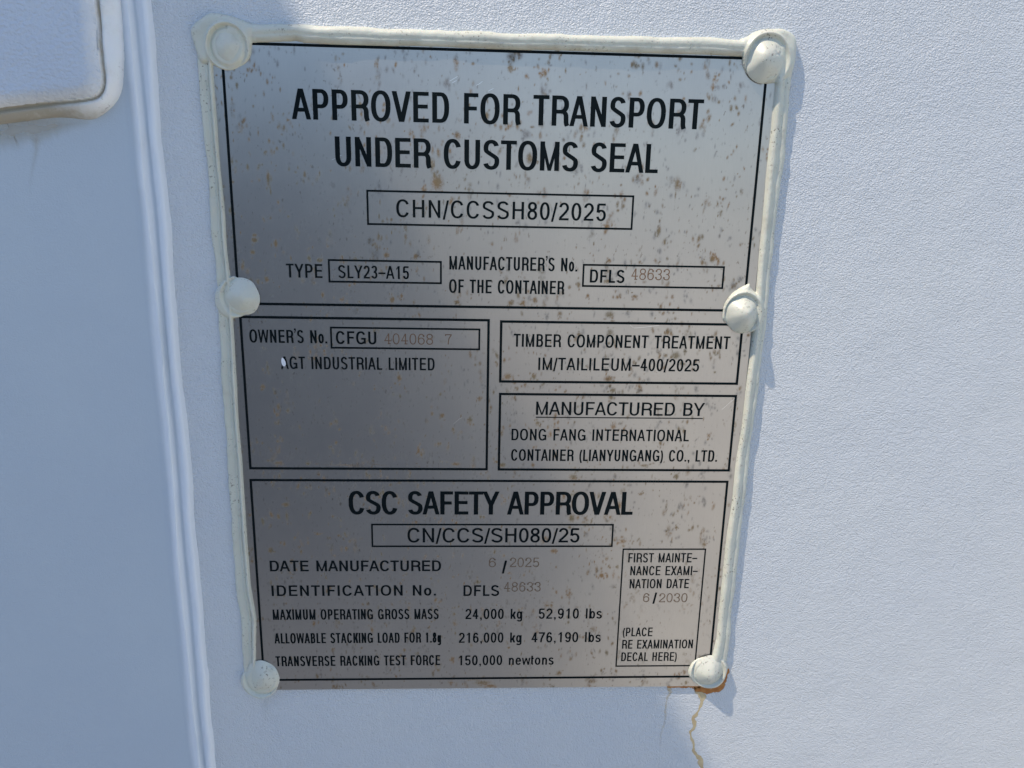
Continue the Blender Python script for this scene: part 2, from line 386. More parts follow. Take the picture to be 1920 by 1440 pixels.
def build_stains():
    """spots, runs and smears of rust bloom at plate scale, as two fields on a grid"""
    st = 0.0004
    xs = np.arange(px0, px1+st*0.5, st); zs = np.arange(pz0, pz1+st*0.5, st)
    A = np.zeros((len(zs), len(xs))); D = np.zeros_like(A)
    keep_clear = [(P(1180, 500), P(1262, 528)), (P(716, 620), P(850, 650)), (P(912, 1043), P(1016, 1066)), (P(941, 1088), P(1018, 1112)), (P(1200, 1108), P(1294, 1132))]
    boxc = (P(1160, 1030), P(1330, 1255))
    def spot(T, x, z, rx, rz, amt, ang=0.0):
        for a, b in keep_clear:          # the struck numerals stay legible
            if a[0] < x < b[0] and b[1] < z < a[1]: amt *= .3
        if boxc[0][0] < x < boxc[1][0] and boxc[1][1] < z < boxc[0][1]: amt *= .55
        i0 = max(0, int((z-rz*3-pz0)/st)); i1 = min(len(zs), int((z+rz*3-pz0)/st)+2)
        j0 = max(0, int((x-rx*3-px0)/st)); j1 = min(len(xs), int((x+rx*3-px0)/st)+2)
        if i1 <= i0 or j1 <= j0: return
        X, Z = np.meshgrid(xs[j0:j1]-x, zs[i0:i1]-z)
        c, s = math.cos(ang), math.sin(ang); U = (X*c+Z*s)/rx; V = (-X*s+Z*c)/rz
        T[i0:i1, j0:j1] = np.maximum(T[i0:i1, j0:j1], amt*np.exp(-(U*U+V*V)*0.9))
    mm = 0.001
    # the larger marks that can be told apart: px, py, rx, rz (mm), amount, dark?
    big = [(960, 106, 2.2, 2.2, 1.1, 1), (975, 103, 1.2, 1.6, 1.0, 1), (957, 128, 1.2, 1.6, .9, 0), (1022, 137, .8, 1.6, 1.0, 0), (820, 342, 2.4, 3.4, 1.1, 0),
           (810, 310, .8, 3.2, .9, 0), (795, 355, 1.3, 1.2, .9, 0), (987, 252, 2.0, 1.6, .9, 1), (857, 253, 1.2, 1.4, .9, 0), (1195, 336, 1.5, 2.2, .8, 1), (1270, 345, 1.4, 3.0, .8, 0),
           (693, 452, 1.8, 1.8, .9, 1), (705, 478, 2.2, 3.6, .8, 1), (993, 297, 1.4, 2.2, 1.0, 0), (913, 217, 1.0, 1.6, 1.0, 0), (503, 335, .8, 3.2, 1.1, 0), (477, 450, 1.4, 1.3, 1.2, 0),
           (517, 457, .8, 1.7, 1.1, 0), (474, 472, 1.1, 1.2, 1.0, 0), (455, 500, .9, 1.8, .9, 0), (500, 524, 1.0, 1.4, 1.0, 0), (484, 528, .9, 1.4, .9, 0), (599, 488, 1.3, 1.2, 1.0, 0),
           (724, 478, 1.1, 1.4, 1.0, 0), (779, 481, .9, 1.5, 1.1, 0), (666, 487, 1.2, 1.2, .8, 0), (735, 562, 1.1, 1.8, 1.0, 0), (605, 553, .8, 1.6, .9, 0), (857, 567, 1.4, 1.2, 1.0, 0),
           (958, 568, 1.4, 1.2, 1.0, 0), (981, 568, 1.2, 1.2, 1.0, 0), (1003, 563, 1.0, 1.6, .9, 0), (1235, 433, 1.0, 2.4, 1.0, 0), (1336, 485, 1.3, 1.6, 1.2, 0), (1317, 492, 1.0, 1.3, .9, 0),
           (1138, 425, 1.3, 1.3, 1.1, 0), (1142, 489, .9, .9, 1.1, 0), (1102, 555, .7, .9, 1.1, 0), (1190, 556, 1.4, .9, .9, 0), (1143, 590, 2.0, 1.6, .9, 0), (1177, 588, 1.2, 1.1, .8, 1),
           (1139, 527, 1.4, .9, 1.1, 0), (1085, 534, .9, 1.3, 1.0, 0), (667, 585, 1.9, 1.7, .9, 1), (1050, 588, 1.1, 1.2, .8, 0), (1375, 535, 1.6, 2.2, .8, 1), (1388, 523, 1.4, 1.4, .9, 1),
           (748, 708, 1.0, 1.6, 1.1, 0), (829, 779, 1.1, 1.1, 1.1, 0), (882, 787, 1.0, 2.0, 1.0, 0), (899, 748, .8, 1.4, .9, 0), (785, 845, .8, 1.4, 1.0, 0), (790, 852, .8, 1.6, .9, 0),
           (518, 735, 1.2, 1.4, .8, 1), (493, 725, 1.1, 1.2, 1.0, 0), (502, 690, .8, 2.2, .8, 0), (522, 763, 1.0, 1.5, .9, 0), (540, 770, .9, 1.2, .8, 0), (520, 868, 2.0, 1.0, .8, 0),
           (830, 640, 2.6, 1.1, 1.0, 0), (812, 632, 1.4, .9, .9, 0), (577, 869, 1.2, 1.0, .9, 0), (855, 870, 2.2, .9, .8, 0), (650, 872, 8, .5, .6, 0),
           (952, 706, 2.0, 1.6, .9, 0), (1001, 706, 1.1, 1.5, 1.0, 0), (1141, 710, 2.0, 1.4, 1.0, 0), (1149, 732, 1.3, 1.2, 1.0, 0), (1199, 732, 1.4, 1.3, 1.0, 1), (1146, 745, 1.3, 1.4, .9, 0),
           (1267, 667, 2.2, 1.7, .9, 0), (1252, 622, 1.0, 1.6, 1.1, 0), (1086, 628, 1.2, 1.3, .9, 0), (1144, 623, 1.6, 1.4, .8, 0), (1008, 794, 1.2, 1.4, .8, 0), (1150, 800, 1.2, 1.4, .9, 0),
           (1163, 794, 1.0, .8, .8, 1), (942, 872, 1.6, 1.2, 1.0, 0), (999, 872, .9, 1.0, .9, 0), (1208, 873, 2.2, .8, .8, 0), (1268, 893, 1.2, 1.3, 1.1, 0), (1153, 894, 1.0, 1.5, .9, 1), (1075, 895, 2.2, 1.8, .8, 0),
           (1072, 971, 1.6, 2.2, 1.0, 0), (1161, 948, 1.0, 2.6, .9, 0), (1202, 926, .9, .8, .9, 0), (1280, 951, .7, 1.8, .8, 1), (1268, 989, .8, .8, 1.1, 0), (1248, 995, 1.0, .8, .8, 1),
           (1099, 1002, 1.3, 1.5, .8, 1), (1168, 1015, 1.8, 1.2, .8, 0), (1038, 1033, 1.6, 1.3, .9, 0), (1128, 1079, 1.3, 1.3, 1.1, 0), (1320, 1021, 1.2, 1.2, .9, 0), (895, 1091, 1.2, 1.4, .9, 0),
           (537, 946, 1.6, 1.1, 1.0, 0), (538, 968, .8, 3.0, .8, 0), (522, 968, .9, 1.6, .9, 0), (507, 1032, 1.1, 1.5, 1.1, 0), (614, 1009, .8, 1.4, .8, 1), (596, 1001, 1.6, .7, .9, 0),
           (848, 1236, 1.1, 1.6, .9, 0), (624, 1219, .9, 1.5, .8, 0), (905, 1280, 4.5, 1.6, .8, 0), (920, 1286, 3.0, 1.0, .9, 0), (1048, 1262, 1.4, 1.5, .9, 0), (1110, 1277, 2.6, 1.6, .7, 0),
           (1150, 1100, 1.2, 1.4, .7, 1), (1068, 1112, .7, 1.4, .8, 0), (1026, 1135, 1.6, .9, .7, 0), (1112, 1180, 1.6, 1.8, .6, 0), (1093, 1195, .6, .9, 1.0, 0), (1175, 1133, .8, .8, 1.0, 0)]
    for (a, b, rx, rz, am, dk) in big:
        x, z = P(a, b)
        T = D if dk else A
        spot(T, x, z, rx*mm*.72, rz*mm*.72, am)
        for _ in range(5):
            spot(A if random.random() < .8 else T, x+random.gauss(0, rx*mm*.8), z+random.gauss(0, rz*mm*.9), rx*mm*random.uniform(.15, .4), rz*mm*random.uniform(.2, .5), am*random.uniform(.6, 1))
    W, H = px1-px0, pz1-pz0
    # clusters of little blooms
    for _ in range(90):          # run-down smears of thin brown film
        x = px0+random.random()*W; z = pz0+random.random()*H
        for q in range(random.randint(3, 9)): spot(A if random.random() < .7 else D, x+random.gauss(0, .5*mm), z-q*.8*mm, random.uniform(.3, .9)*mm, random.uniform(.6, 1.4)*mm, random.uniform(.25, .6))
    for _ in range(760):
        x = px0+random.random()*W; z = pz0+random.random()*H
        n = random.randint(2, 7); sp = random.uniform(.8, 2.6)*mm
        dkc = random.random() < .45
        for _ in range(n):
            r = random.uniform(.18, .62)*mm
            spot(D if dkc else A, x+random.gauss(0, sp), z+random.gauss(0, sp*1.3), r, r*random.uniform(.9, 2.6), random.uniform(.35, .95), random.gauss(0, .18))
    # lone flecks and short upright dashes
    for _ in range(2600):
        x = px0+random.random()*W; z = pz0+random.random()*H
        r = random.uniform(.12, .30)*mm
        spot(D if random.random() < .6 else A, x, z, r, r*random.uniform(1, 4.5), random.uniform(.4, 1.0), random.gauss(.05, .2))
    return xs, zs, A, D
sx_, sz_, ST, DK = build_stains()
def sample(T):
    def f(X, Z):
        j = np.clip(np.round((X-sx_[0])/(sx_[1]-sx_[0])).astype(int), 0, len(sx_)-1)
        i = np.clip(np.round((Z-sz_[0])/(sz_[1]-sz_[0])).astype(int), 0, len(sz_)-1)
        return T[i, j]
    return f
sheet = heightfield('sheet', px0, px1, pz0, pz1, 0.0004, 0.0004, lambda X, Z: X*0+0.0, 0.0, M_plate, plate, keep=-1,
                    attrs={'stain': sample(ST), 'dark': sample(DK)})
mz0, mx1, mz1 = float(sz_[0]), float(sx_[-1]), float(sz_[-1])
mesh('sheet_edge', [(px0, 0, mz0), (mx1, 0, mz0), (mx1, 0, mz1), (px0, 0, mz1), (px0, .0011, mz0), (mx1, .0011, mz0), (mx1, .0011, mz1), (px0, .0011, mz1)],
     [(0, 1, 5, 4), (1, 2, 6, 5), (2, 3, 7, 6), (3, 0, 4, 7)], M_plate, plate)

# printed frame lines -------------------------------------------------
INK = -0.00006
def frame(name, pts, t, label=None):
    """rectangle of ink from measured outer corners; pts = x-left sample, x-right sample, z-top sample, z-bottom sample"""
    (l, r, tp, bt) = pts
    x0 = P(*l)[0]; x1 = P(*r)[0]; z1 = P(*tp)[1]; z0 = P(*bt)[1]; t *= 0.001
    y = INK
    v = []; f = []
    for X, Z in ((x0, z0), (x1, z0), (x1, z1), (x0, z1)): v.append((X, y, Z))
    for X, Z in ((x0+t, z0+t), (x1-t, z0+t), (x1-t, z1-t), (x0+t, z1-t)): v.append((X, y, Z))
    for i in range(4): j = (i+1) % 4; f.append((i, j, j+4, i+4))
    return mesh(name, v, f, M_ink, plate, label=label)
def fr4(TL, TR, BL, BR, t, label):
    x0 = 0.5*(P(*TL)[0]+P(*BL)[0]); x1 = 0.5*(P(*TR)[0]+P(*BR)[0]); z1 = 0.5*(P(*TL)[1]+P(*TR)[1]); z0 = 0.5*(P(*BL)[1]+P(*BR)[1]); t *= .001
    y = INK; v = [(x0, y, z0), (x1, y, z0), (x1, y, z1), (x0, y, z1), (x0+t, y, z0+t), (x1-t, y, z0+t), (x1-t, y, z1-t), (x0+t, y, z1-t)]
    return mesh('frame_line', v, [(i, (i+1) % 4, (i+1) % 4+4, i+4) for i in range(4)], M_ink, plate, label=label)
frame('frame_line', ((416, 135), (1437.5, 160), (930, 92.5), (484, 572)), .95, 'black border round the upper customs section')
frame('frame_line', ((448.4, 597), (918.5, 603), (465, 592), (690, 881)), .95, 'black border round the owner section')
frame('frame_line', ((937.5, 603), (1393, 624), (945, 600.5), (1000, 718)), .95, 'black border round the timber treatment section')
frame('frame_line', ((935.5, 738.8), (1382, 742.3), (1000, 737), (1000, 882.5)), .95, 'black border round the manufacturer section')
frame('frame_line', ((467.7, 900.8), (1366, 903.5), (900, 899.5), (900, 1273.5)), .95, 'black border round the safety approval section')
fr4((687, 355), (1189, 367), (688, 421), (1186, 432), .7, 'thin box round the customs approval number')
fr4((614.6, 485), (829, 490), (616, 529), (828, 533.5), .7, 'thin box round the type code')
fr4((1092.7, 495.5), (1359.6, 498.4), (1091, 538.5), (1355.7, 541.4), .7, 'thin box round the serial number')
fr4((618.4, 611.4), (900.8, 617), (620, 652.8), (900, 657.5), .7, 'thin box round the owner number')
fr4((695.8, 982), (1151.2, 982.3), (696.7, 1026), (1148.6, 1025.4), .7, 'thin box round the safety approval number')
fr4((1166.7, 1028.3), (1323.3, 1028.6), (1154.4, 1250.6), (1305, 1248.5), .6, 'thin box of the maintenance examination date')

# lettering: grotesque capitals built from stems, bars and bowls -------------
class Pen:
    def __init__(s, wx, wy): s.wx = wx; s.wy = wy; s.v = []; s.f = []; s.k = []; s.n = 0
    def poly(s, pts):
        b = len(s.v); s.n += 1; s.k += [s.n]*len(pts); s.v += list(pts); s.f.append(tuple(range(b, b+len(pts))))
    def stem(s, x, y0, y1): s.poly([(x, y0), (x+s.wx, y0), (x+s.wx, y1), (x, y1)])
    def bar(s, x0, x1, y): s.poly([(x0, y), (x1, y), (x1, y+s.wy), (x0, y+s.wy)])
    def diag(s, xa, ya, xb, yb, k=1.0):      # horizontally cut limb, xa/xb are left edges
        w = s.wx*k; s.poly([(xa, ya), (xa+w, ya), (xb+w, yb), (xb, yb)])
    def path(s, pts, thin=1.0):
        p = np.array(pts, float); n = len(p)
        t = np.gradient(p, axis=0); a = s.wx/2*thin; b = s.wy/2*thin
        nx = t[:, 1]; ny = -t[:, 0]; q = np.sqrt((a*nx)**2+(b*ny)**2)+1e-12
        ox = a*a*nx/q; oy = b*b*ny/q
        base = len(s.v); s.n += 1; s.k += [s.n]*(2*n)
        for i in range(n):
            s.v.append((p[i, 0]+ox[i], p[i, 1]+oy[i])); s.v.append((p[i, 0]-ox[i], p[i, 1]-oy[i]))
        for i in range(n-1):
            s.f.append((base+2*i, base+2*i+2, base+2*i+3, base+2*i+1))
def arc(cx, cy, rx, ry, a0, a1, n=14, e=2.35):
    out = []
    for i in range(n+1):
        a = math.radians(a0+(a1-a0)*i/n); c, s_ = math.cos(a), math.sin(a)
        out.append((cx+rx*math.copysign(abs(c)**(2/e), c), cy+ry*math.copysign(abs(s_)**(2/e), s_)))
    return out
def seg(a, b, n=4): return [(a[0]+(b[0]-a[0])*i/n, a[1]+(b[1]-a[1])*i/n) for i in range(n+1)]
# advance, left bearing, right bearing (cap height = 1)
ADV = dict(A=(.93, .0, .0), B=(.93, .10, .06), C=(1.0, .07, .05), D=(1.0, .11, .06), E=(.93, .11, .06), F=(.85, .11, .04), G=(1.08, .07, .08), H=(1.0, .11, .11), I=(.39, .125, .125),
           K=(.93, .10, .0), L=(.78, .10, .04), M=(1.16, .10, .10), N=(1.0, .105, .105), O=(1.08, .065, .065), P=(.93, .105, .06), R=(1.0, .11, .03), S=(.93, .06, .06), T=(.85, .03, .03),
           U=(1.0, .11, .11), V=(.93, .0, .0), W=(1.31, .01, .01), X=(.93, .0, .0), Y=(.93, .0, .0), k=(.70, .09, .0), g=(.78, .05, .09), l=(.31, .09, .09), b=(.78, .09, .05), s=(.70, .04, .04),
           n=(.78, .09, .09), e=(.78, .05, .05), w=(1.0, .0, .0), t=(.39, .03, .03), o=(.78, .05, .05))
for dgt in '0123456789': ADV[dgt] = (.78, .055, .055)
ADV['1'] = (.78, .15, .24); ADV['/'] = (.39, -.02, -.02); ADV['-'] = (.78, .0, .0); ADV['.'] = (.39, .12, .12); ADV[','] = (.39, .12, .12)
ADV['('] = (.46, .08, .04); ADV[')'] = (.46, .04, .08); ADV["'"] = (.27, .06, .06); ADV[' '] = (.56, 0, 0)
def glyph(p, ch, x, W):
    """draw ch with its ink between x and x+W, height 0..1"""
    wx, wy = p.wx, p.wy; a = wx/2; b = wy/2
    L, Rr = x+a, x+W-a; cx = x+W/2; T, B = 1-b, b
    os_ = 0.012
    def bowl(x0, xr, y0, y1):       # D-like bowl: bars y0..y1 (centres), closes at xr centre
        r = (y1-y0)/2; rx = min((xr-x0)*0.62, (xr-x0))
        p.path(seg((x0, y1), (xr-rx, y1), 3)+arc(xr-rx, (y0+y1)/2, rx, r, 90, -90, 16, 2.3)[1:]+seg((xr-rx, y0), (x0, y0), 3)[1:])
    if ch == 'A':
        p.diag(x, 0, cx-wx*.52, 1, .92); p.diag(x+W-wx*.92, 0, cx-wx*.40, 1, .92); p.bar(x+W*.22, x+W*.78, .25)
    elif ch == 'B':
        p.stem(x, 0, 1); bowl(x+wx, Rr-W*.05, .53, T); bowl(x+wx, Rr, B, .53)
    elif ch == 'C':
        p.path(arc(cx, .5, W/2-a, .5-b+os_, 28, 332, 34, 2.3))
    elif ch == 'D':
        p.stem(x, 0, 1); bowl(x+wx, Rr, B, T)
    elif ch == 'E':
        p.stem(x, 0, 1); p.bar(x+wx, x+W, 0); p.bar(x+wx, x+W, 1-wy); p.bar(x+wx, x+W*.94, .5-b+.02)
    elif ch == 'F':
        p.stem(x, 0, 1); p.bar(x+wx, x+W, 1-wy); p.bar(x+wx, x+W*.9, .5-b)
    elif ch == 'G':
        p.path(arc(cx, .5, W/2-a, .5-b+os_, 30, 318, 32, 2.3)); p.stem(x+W-wx, .04, .5); p.bar(cx+W*.02, x+W-wx, .5-wy)
    elif ch == 'H':
        p.stem(x, 0, 1); p.stem(x+W-wx, 0, 1); p.bar(x+wx, x+W-wx, .5-b+.03)
    elif ch in 'Il':
        p.stem(cx-a, 0, 1)
    elif ch == 'K':
        p.stem(x, 0, 1); p.diag(x+wx*.7, .33, x+W-wx*1.15, 1, 1.15); p.diag(x+W-wx*1.15, 0, x+W*.34, .57, 1.15)
    elif ch == 'L':
        p.stem(x, 0, 1); p.bar(x+wx, x+W, 0)
    elif ch == 'M':
        p.stem(x, 0, 1); p.stem(x+W-wx, 0, 1); p.diag(cx-wx*.36, 0, x+wx*.1, 1, .70); p.diag(cx-wx*.34, 0, x+W-wx*.8, 1, .70)
    elif ch == 'N':
        p.stem(x, 0, 1); p.stem(x+W-wx, 0, 1); p.diag(x+W-wx*.92, 0, x+wx*.02, 1, .90)
    elif ch == 'O':
        p.path(arc(cx, .5, W/2-a, .5-b+os_, 0, 360, 44, 2.3))
    elif ch == 'P':
        p.stem(x, 0, 1); bowl(x+wx, Rr, .44, T)
    elif ch == 'R':
        p.stem(x, 0, 1); bowl(x+wx, Rr-W*.02, .47, T)
        p.path(seg((cx, .47), (cx+W*.08, .47), 2)+arc(cx+W*.08, .30, Rr-W*.03-cx-W*.08, .17, 90, 5, 8, 2.2)[1:]+[(Rr-W*.02, .12), (Rr+W*.02, .03), (Rr+W*.05, 0.0)])
    elif ch in 'Ss':
        h = 1.0 if ch == 'S' else .73
        t_, b_ = h-b+os_, b-os_; m_ = h*.51; rx = W/2-a
        p.path(arc(cx, (t_+m_)/2, rx*.93, (t_-m_)/2, 18, 205, 18, 2.2)+[(cx-rx*.45, m_+(t_-m_)*.13), (cx, m_), (cx+rx*.5, m_-(m_-b_)*.13)]+arc(cx, (m_+b_)/2, rx, (m_-b_)/2, 25, -162, 18, 2.2))
    elif ch == 'T':
        p.bar(x, x+W, 1-wy); p.stem(cx-a, 0, 1-wy)
    elif ch == 'U':
        p.path(seg((L, 1), (L, .32), 4)+arc(cx, .32, W/2-a, .32-b+os_, 180, 360, 20, 2.2)[1:]+seg((Rr, .32), (Rr, 1), 4)[1:])
    elif ch == 'V':
        p.diag(cx-wx*.56, 0, x, 1); p.diag(cx-wx*.44, 0, x+W-wx, 1)
    elif ch in 'Ww':
        h = 1 if ch == 'W' else .72; q = W*.25
        p.diag(x+q-wx*.42, 0, x, h, .8); p.diag(x+q-wx*.38, 0, cx-wx*.42, h, .75); p.diag(x+W-q-wx*.42, 0, cx-wx*.36, h, .75); p.diag(x+W-q-wx*.38, 0, x+W-wx*.8, h, .8)
    elif ch == 'X':
        p.diag(x, 0, x+W-wx*1.1, 1, 1.1); p.diag(x+W-wx*1.1, 0, x, 1, 1.1)
    elif ch == 'Y':
        p.stem(cx-a, 0, .42); p.diag(cx-wx*.5, .40, x, 1); p.diag(cx-wx*.5, .40, x+W-wx, 1)
    elif ch == '0':
        p.path(arc(cx, .5, W/2-a, .5-b+os_, 0, 360, 40, 2.2))
    elif ch == '1':
        p.stem(x+W-wx, 0, 1); p.poly([(x+W-wx, .98), (x, .78), (x, .70), (x+W-wx, .82)])
    elif ch == '2':
        p.path(arc(cx, .70, W/2-a, .30-b+os_, 172, -20, 18, 2.1)+[(cx+W*.18, .47), (cx-W*.08, .30), (x+W*.18, .16), (x+W*.12, wy)]); p.bar(x, x+W, 0)
    elif ch == '3':
        p.path(arc(cx, .745, W/2-a-W*.03, .255-b+os_, 165, -85, 18, 2.1)+[(cx-W*.06, .53)])
        p.path([(cx-W*.04, .53)]+arc(cx, .275, W/2-a, .275-b+os_, 85, -165, 20, 2.1))
    elif ch == '4':
        p.stem(x+W*.80-wx, 0, 1); p.bar(x, x+W, .23); p.diag(x, .28, x+W*.80-wx, .98, .85)
    elif ch == '5':
        p.bar(x+W*.16, x+W*.94, 1-wy); p.path([(x+W*.2, 1-b), (x+W*.13+a*.2, .48)]); p.path([(x+W*.08+a, .47)]+arc(cx, .32, W/2-a, .32-b+os_, 128, -165, 22, 2.1))
    elif ch == '6':
        p.path(arc(cx, .32, W/2-a, .32-b+os_, 0, 360, 30, 2.1)); p.path(arc(cx, .5, W/2-a, .5-b+os_, 38, 200, 18, 2.1))
    elif ch == '9':
        p.path(arc(cx, .68, W/2-a, .32-b+os_, 0, 360, 30, 2.1)); p.path(arc(cx, .5, W/2-a, .5-b+os_, 20, -142, 18, 2.1))
    elif ch == '7':
        p.bar(x, x+W, 1-wy); p.path([(Rr, 1-wy), (cx+W*.12, .62), (cx-W*.08, .32), (cx-W*.14, 0)])
    elif ch == '8':
        p.path(arc(cx, .755, W/2-a-W*.04, .245-b+os_, 0, 360, 28, 2.1)); p.path(arc(cx, .275, W/2-a, .275-b+os_, 0, 360, 30, 2.1))
    elif ch == '/':
        p.diag(x, -.10, x+W-wx*.85, 1.0, .85)
    elif ch == '-':
        p.bar(x, x+W, .36)
    elif ch == '.':
        p.poly([(cx-a, 0), (cx+a, 0), (cx+a, wy*1.15), (cx-a, wy*1.15)])
    elif ch == ',':
        p.poly([(cx-a, 0), (cx-a*.1, 0), (cx-a*.6, -.16), (cx+a*.2, -.14), (cx+a, .0), (cx+a, wy*1.15), (cx-a, wy*1.15)])
    elif ch == "'":
        p.poly([(cx-a*.7, .78), (cx, .76), (cx+a, .98), (cx+a*.9, 1.12), (cx-a*.8, 1.12), (cx-a*.8, .98), (cx, .98)])
    elif ch == '(':
        p.path(arc(x+W*1.35, .40, W*1.35-a, .63, 118, 242, 16, 2.0), .85)
    elif ch == ')':
        p.path(arc(x-W*.35, .40, W*1.35-a, .63, 62, -62, 16, 2.0), .85)
    elif ch == 'o':
        p.path(arc(cx, .365, W/2-a, .365-b+os_, 0, 360, 34, 2.1))
    elif ch == 'e':
        p.path(arc(cx, .365, W/2-a, .365-b+os_, 0, 325, 32, 2.1)); p.bar(x+wx*.8, x+W-wx*.3, .33)
    elif ch == 'n':
        p.stem(x, 0, .72); p.path([(x+wx*.6, .5)]+arc(cx+a*.2, .46, W/2-a*1.2, .27-b, 160, 0, 16, 2.1)+[(Rr, .2), (Rr, 0)])
    elif ch == 'b':
        p.stem(x, 0, 1); p.path(arc(cx+a*.3, .365, W/2-a*1.3, .365-b+os_, 0, 360, 32, 2.1))
    elif ch == 'g':
        p.stem(x+W-wx, -.12, .72); p.path(arc(cx-a*.3, .375, W/2-a*1.3, .355-b+os_, 0, 360, 32, 2.1)); p.path([(Rr, -.08)]+arc(cx, -.08, W/2-a, .19-b, 0, -160, 14, 2.1))
    elif ch == 'k':
        p.stem(x, 0, 1); p.diag(x+wx*.6, .22, x+W-wx*1.2, .72, 1.15); p.diag(x+W-wx*1.15, 0, x+W*.3, .42, 1.15)
    elif ch == 't':
        p.path([(cx-a*.4, .93), (cx-a*.4, .3), (cx-a*.4, .15)]+arc(cx+W*.25, .15, W*.25+a*.4, .15-b, 180, 275, 8, 2)); p.bar(x, x+W, .72-wy)
def typed(p, ch, x, W):
    """typewriter numerals with serifs, struck into the metal"""
    wx, wy = p.wx, p.wy; a = wx/2; b = wy/2; cx = x+W/2
    if ch == '4':
        p.stem(x+W*.72-wx, 0, 1); p.bar(x, x+W, .28); p.diag(x, .31, x+W*.72-wx, 1, .8); p.bar(x+W*.48, x+W*.92, 0)
    elif ch == '7':
        p.bar(x, x+W, 1-wy); p.stem(x, .84, 1); p.path([(x+W-a, 1-wy), (cx+W*.1, .6), (cx, .3), (cx-W*.02, 0)])
    elif ch == '2':
        glyph(p, '2', x, W); p.stem(x+W-wx, 0, .14); p.path(arc(x+W*.14, .76, W*.07, .05, 0, 360, 10, 2))
    elif ch in '36':
        glyph(p, ch, x, W); p.path(arc(x+W*(.13 if ch == '3' else .84), .80, W*.06, .045, 0, 360, 10, 2))
        if ch == '3': p.path(arc(x+W*.11, .21, W*.06, .045, 0, 360, 10, 2))
    else: glyph(p, ch, x, W)
def text(body, l, r, top, base, wx=.155, wy=.13, c=None, mat=None, y=INK, draw=glyph, label=None, name='lettering', parent=None):
    """l/r: pixel x of the ink ends, top/base: [(px,py),(px,py)] samples of cap line and baseline"""
    zb = np.mean([P(*q)[1] for q in base]); zt = np.mean([P(*q)[1] for q in top]); cap = zt-zb
    x0 = P(l, base[0][1]-10)[0]; x1 = P(r, base[-1][1]-10)[0]
    n = len(body); total = (x1-x0)/cap
    inks = [ADV[ch][0]-ADV[ch][1]-ADV[ch][2] for ch in body]
    first, last = ADV[body[0]][1], ADV[body[-1]][2]
    nat = sum(ADV[ch][0] for ch in body)-first-last
    if c is None:
        c = total/(nat+0.035*(n-1)/0.9); c = min(c, 1.25)
    track = (total-nat*c)/max(1, n-1)
    p = Pen(wx, wy); x = -first*c
    for ch in body:
        ad, lb, rb = ADV[ch]
        if ch != ' ':
            if ch in "Il.,'":           # keep the stem width whatever the set width
                w_ = wx*1.02; mid = x+(lb+(ad-lb-rb)/2)*c; draw(p, ch, mid-w_/2, w_)
            else: draw(p, ch, x+lb*c, (ad-lb-rb)*c)
        x += ad*c+track
    v = [(x0+q[0]*cap, y-1.5e-6*(p.k[i] % 9), zb+q[1]*cap) for i, q in enumerate(p.v)]
    return mesh(name, v, p.f, mat or M_ink, parent or plate, label=label)
def T(body, l, r, t0, b0, b1=None, label=None, **k):
    """t0 = cap height in px, b0/b1 = baseline py at left and right"""
    b1 = b0 if b1 is None else b1
    return text(body, l, r, [(l, b0-t0), (r, b1-t0)], [(l, b0), (r, b1)], label=label, **k)
BW = dict(wx=.168, wy=.128)
T('APPROVED FOR TRANSPORT', 547, 1317, 57, 223.5, 242.5, 'bold heading reading APPROVED FOR TRANSPORT', c=.705, **BW)
T('UNDER CUSTOMS SEAL', 629, 1233.5, 55, 312, 324, 'bold heading reading UNDER CUSTOMS SEAL', c=.715, **BW)
T('CHN/CCSSH80/2025', 743, 1136, 33, 407, 414.5, 'number CHN/CCSSH80/2025', wx=.15, wy=.12, c=.86)
T('TYPE', 536.5, 604.6, 26, 520, 521.5, 'word TYPE')
T('SLY23-A15', 634, 767, 24.2, 521.3, 523.5, 'type code SLY23-A15')
T("MANUFACTURER'S No.", 842.5, 1082, 25.3, 505.4, 509, "words MANUFACTURER'S No.")
T('OF THE CONTAINER', 842, 1058, 25.3, 549.2, 551.8, 'words OF THE CONTAINER')
T('DFLS', 1106, 1171, 24.5, 530, 530.5, 'letters DFLS in the serial number box', wx=.17, wy=.145)
T('48633', 1184, 1256, 21, 524.5, 525.5, 'brownish stamped digits 48633 in the serial number box', wx=.10, wy=.085, mat=M_stamp, draw=typed, name='stamped_number')
T("OWNER'S No.", 467.7, 612.7, 24.5, 642, 644, "words OWNER'S No.")
T('CFGU', 629.8, 705.7, 24, 645, 645.5, 'letters CFGU', wx=.17, wy=.145)
T('404068', 720.6, 812, 20, 645, 646.3, 'stamped digits 404068', wx=.10, wy=.085, mat=M_stamp, draw=typed, name='stamped_number')
T('7', 834.4, 847, 19, 645.8, 645.8, 'stamped check digit 7', wx=.10, wy=.085, mat=M_stamp, draw=typed, name='stamped_number')
T('AGT INDUSTRIAL LIMITED', 526.6, 815, 23.3, 691, 695, 'words AGT INDUSTRIAL LIMITED', wx=.15)
T('TIMBER COMPONENT TREATMENT', 962.9, 1368.8, 24, 650.6, 654, 'words TIMBER COMPONENT TREATMENT')
T('IM/TAILILEUM-400/2025', 1009.8, 1311, 23.2, 694.3, 696, 'code IM/TAILILEUM-400/2025')
T('MANUFACTURED BY', 1005, 1321, 24.7, 778.3, 779.5, 'underlined words MANUFACTURED BY', c=.90, wx=.165, wy=.125)
T('DONG FANG INTERNATIONAL', 959, 1292, 21.5, 825.6, 827.3, 'words DONG FANG INTERNATIONAL')
T('CONTAINER (LIANYUNGANG) CO., LTD.', 958.3, 1344.4, 21.5, 863.7, 865.7, 'words CONTAINER (LIANYUNGANG) CO., LTD.')
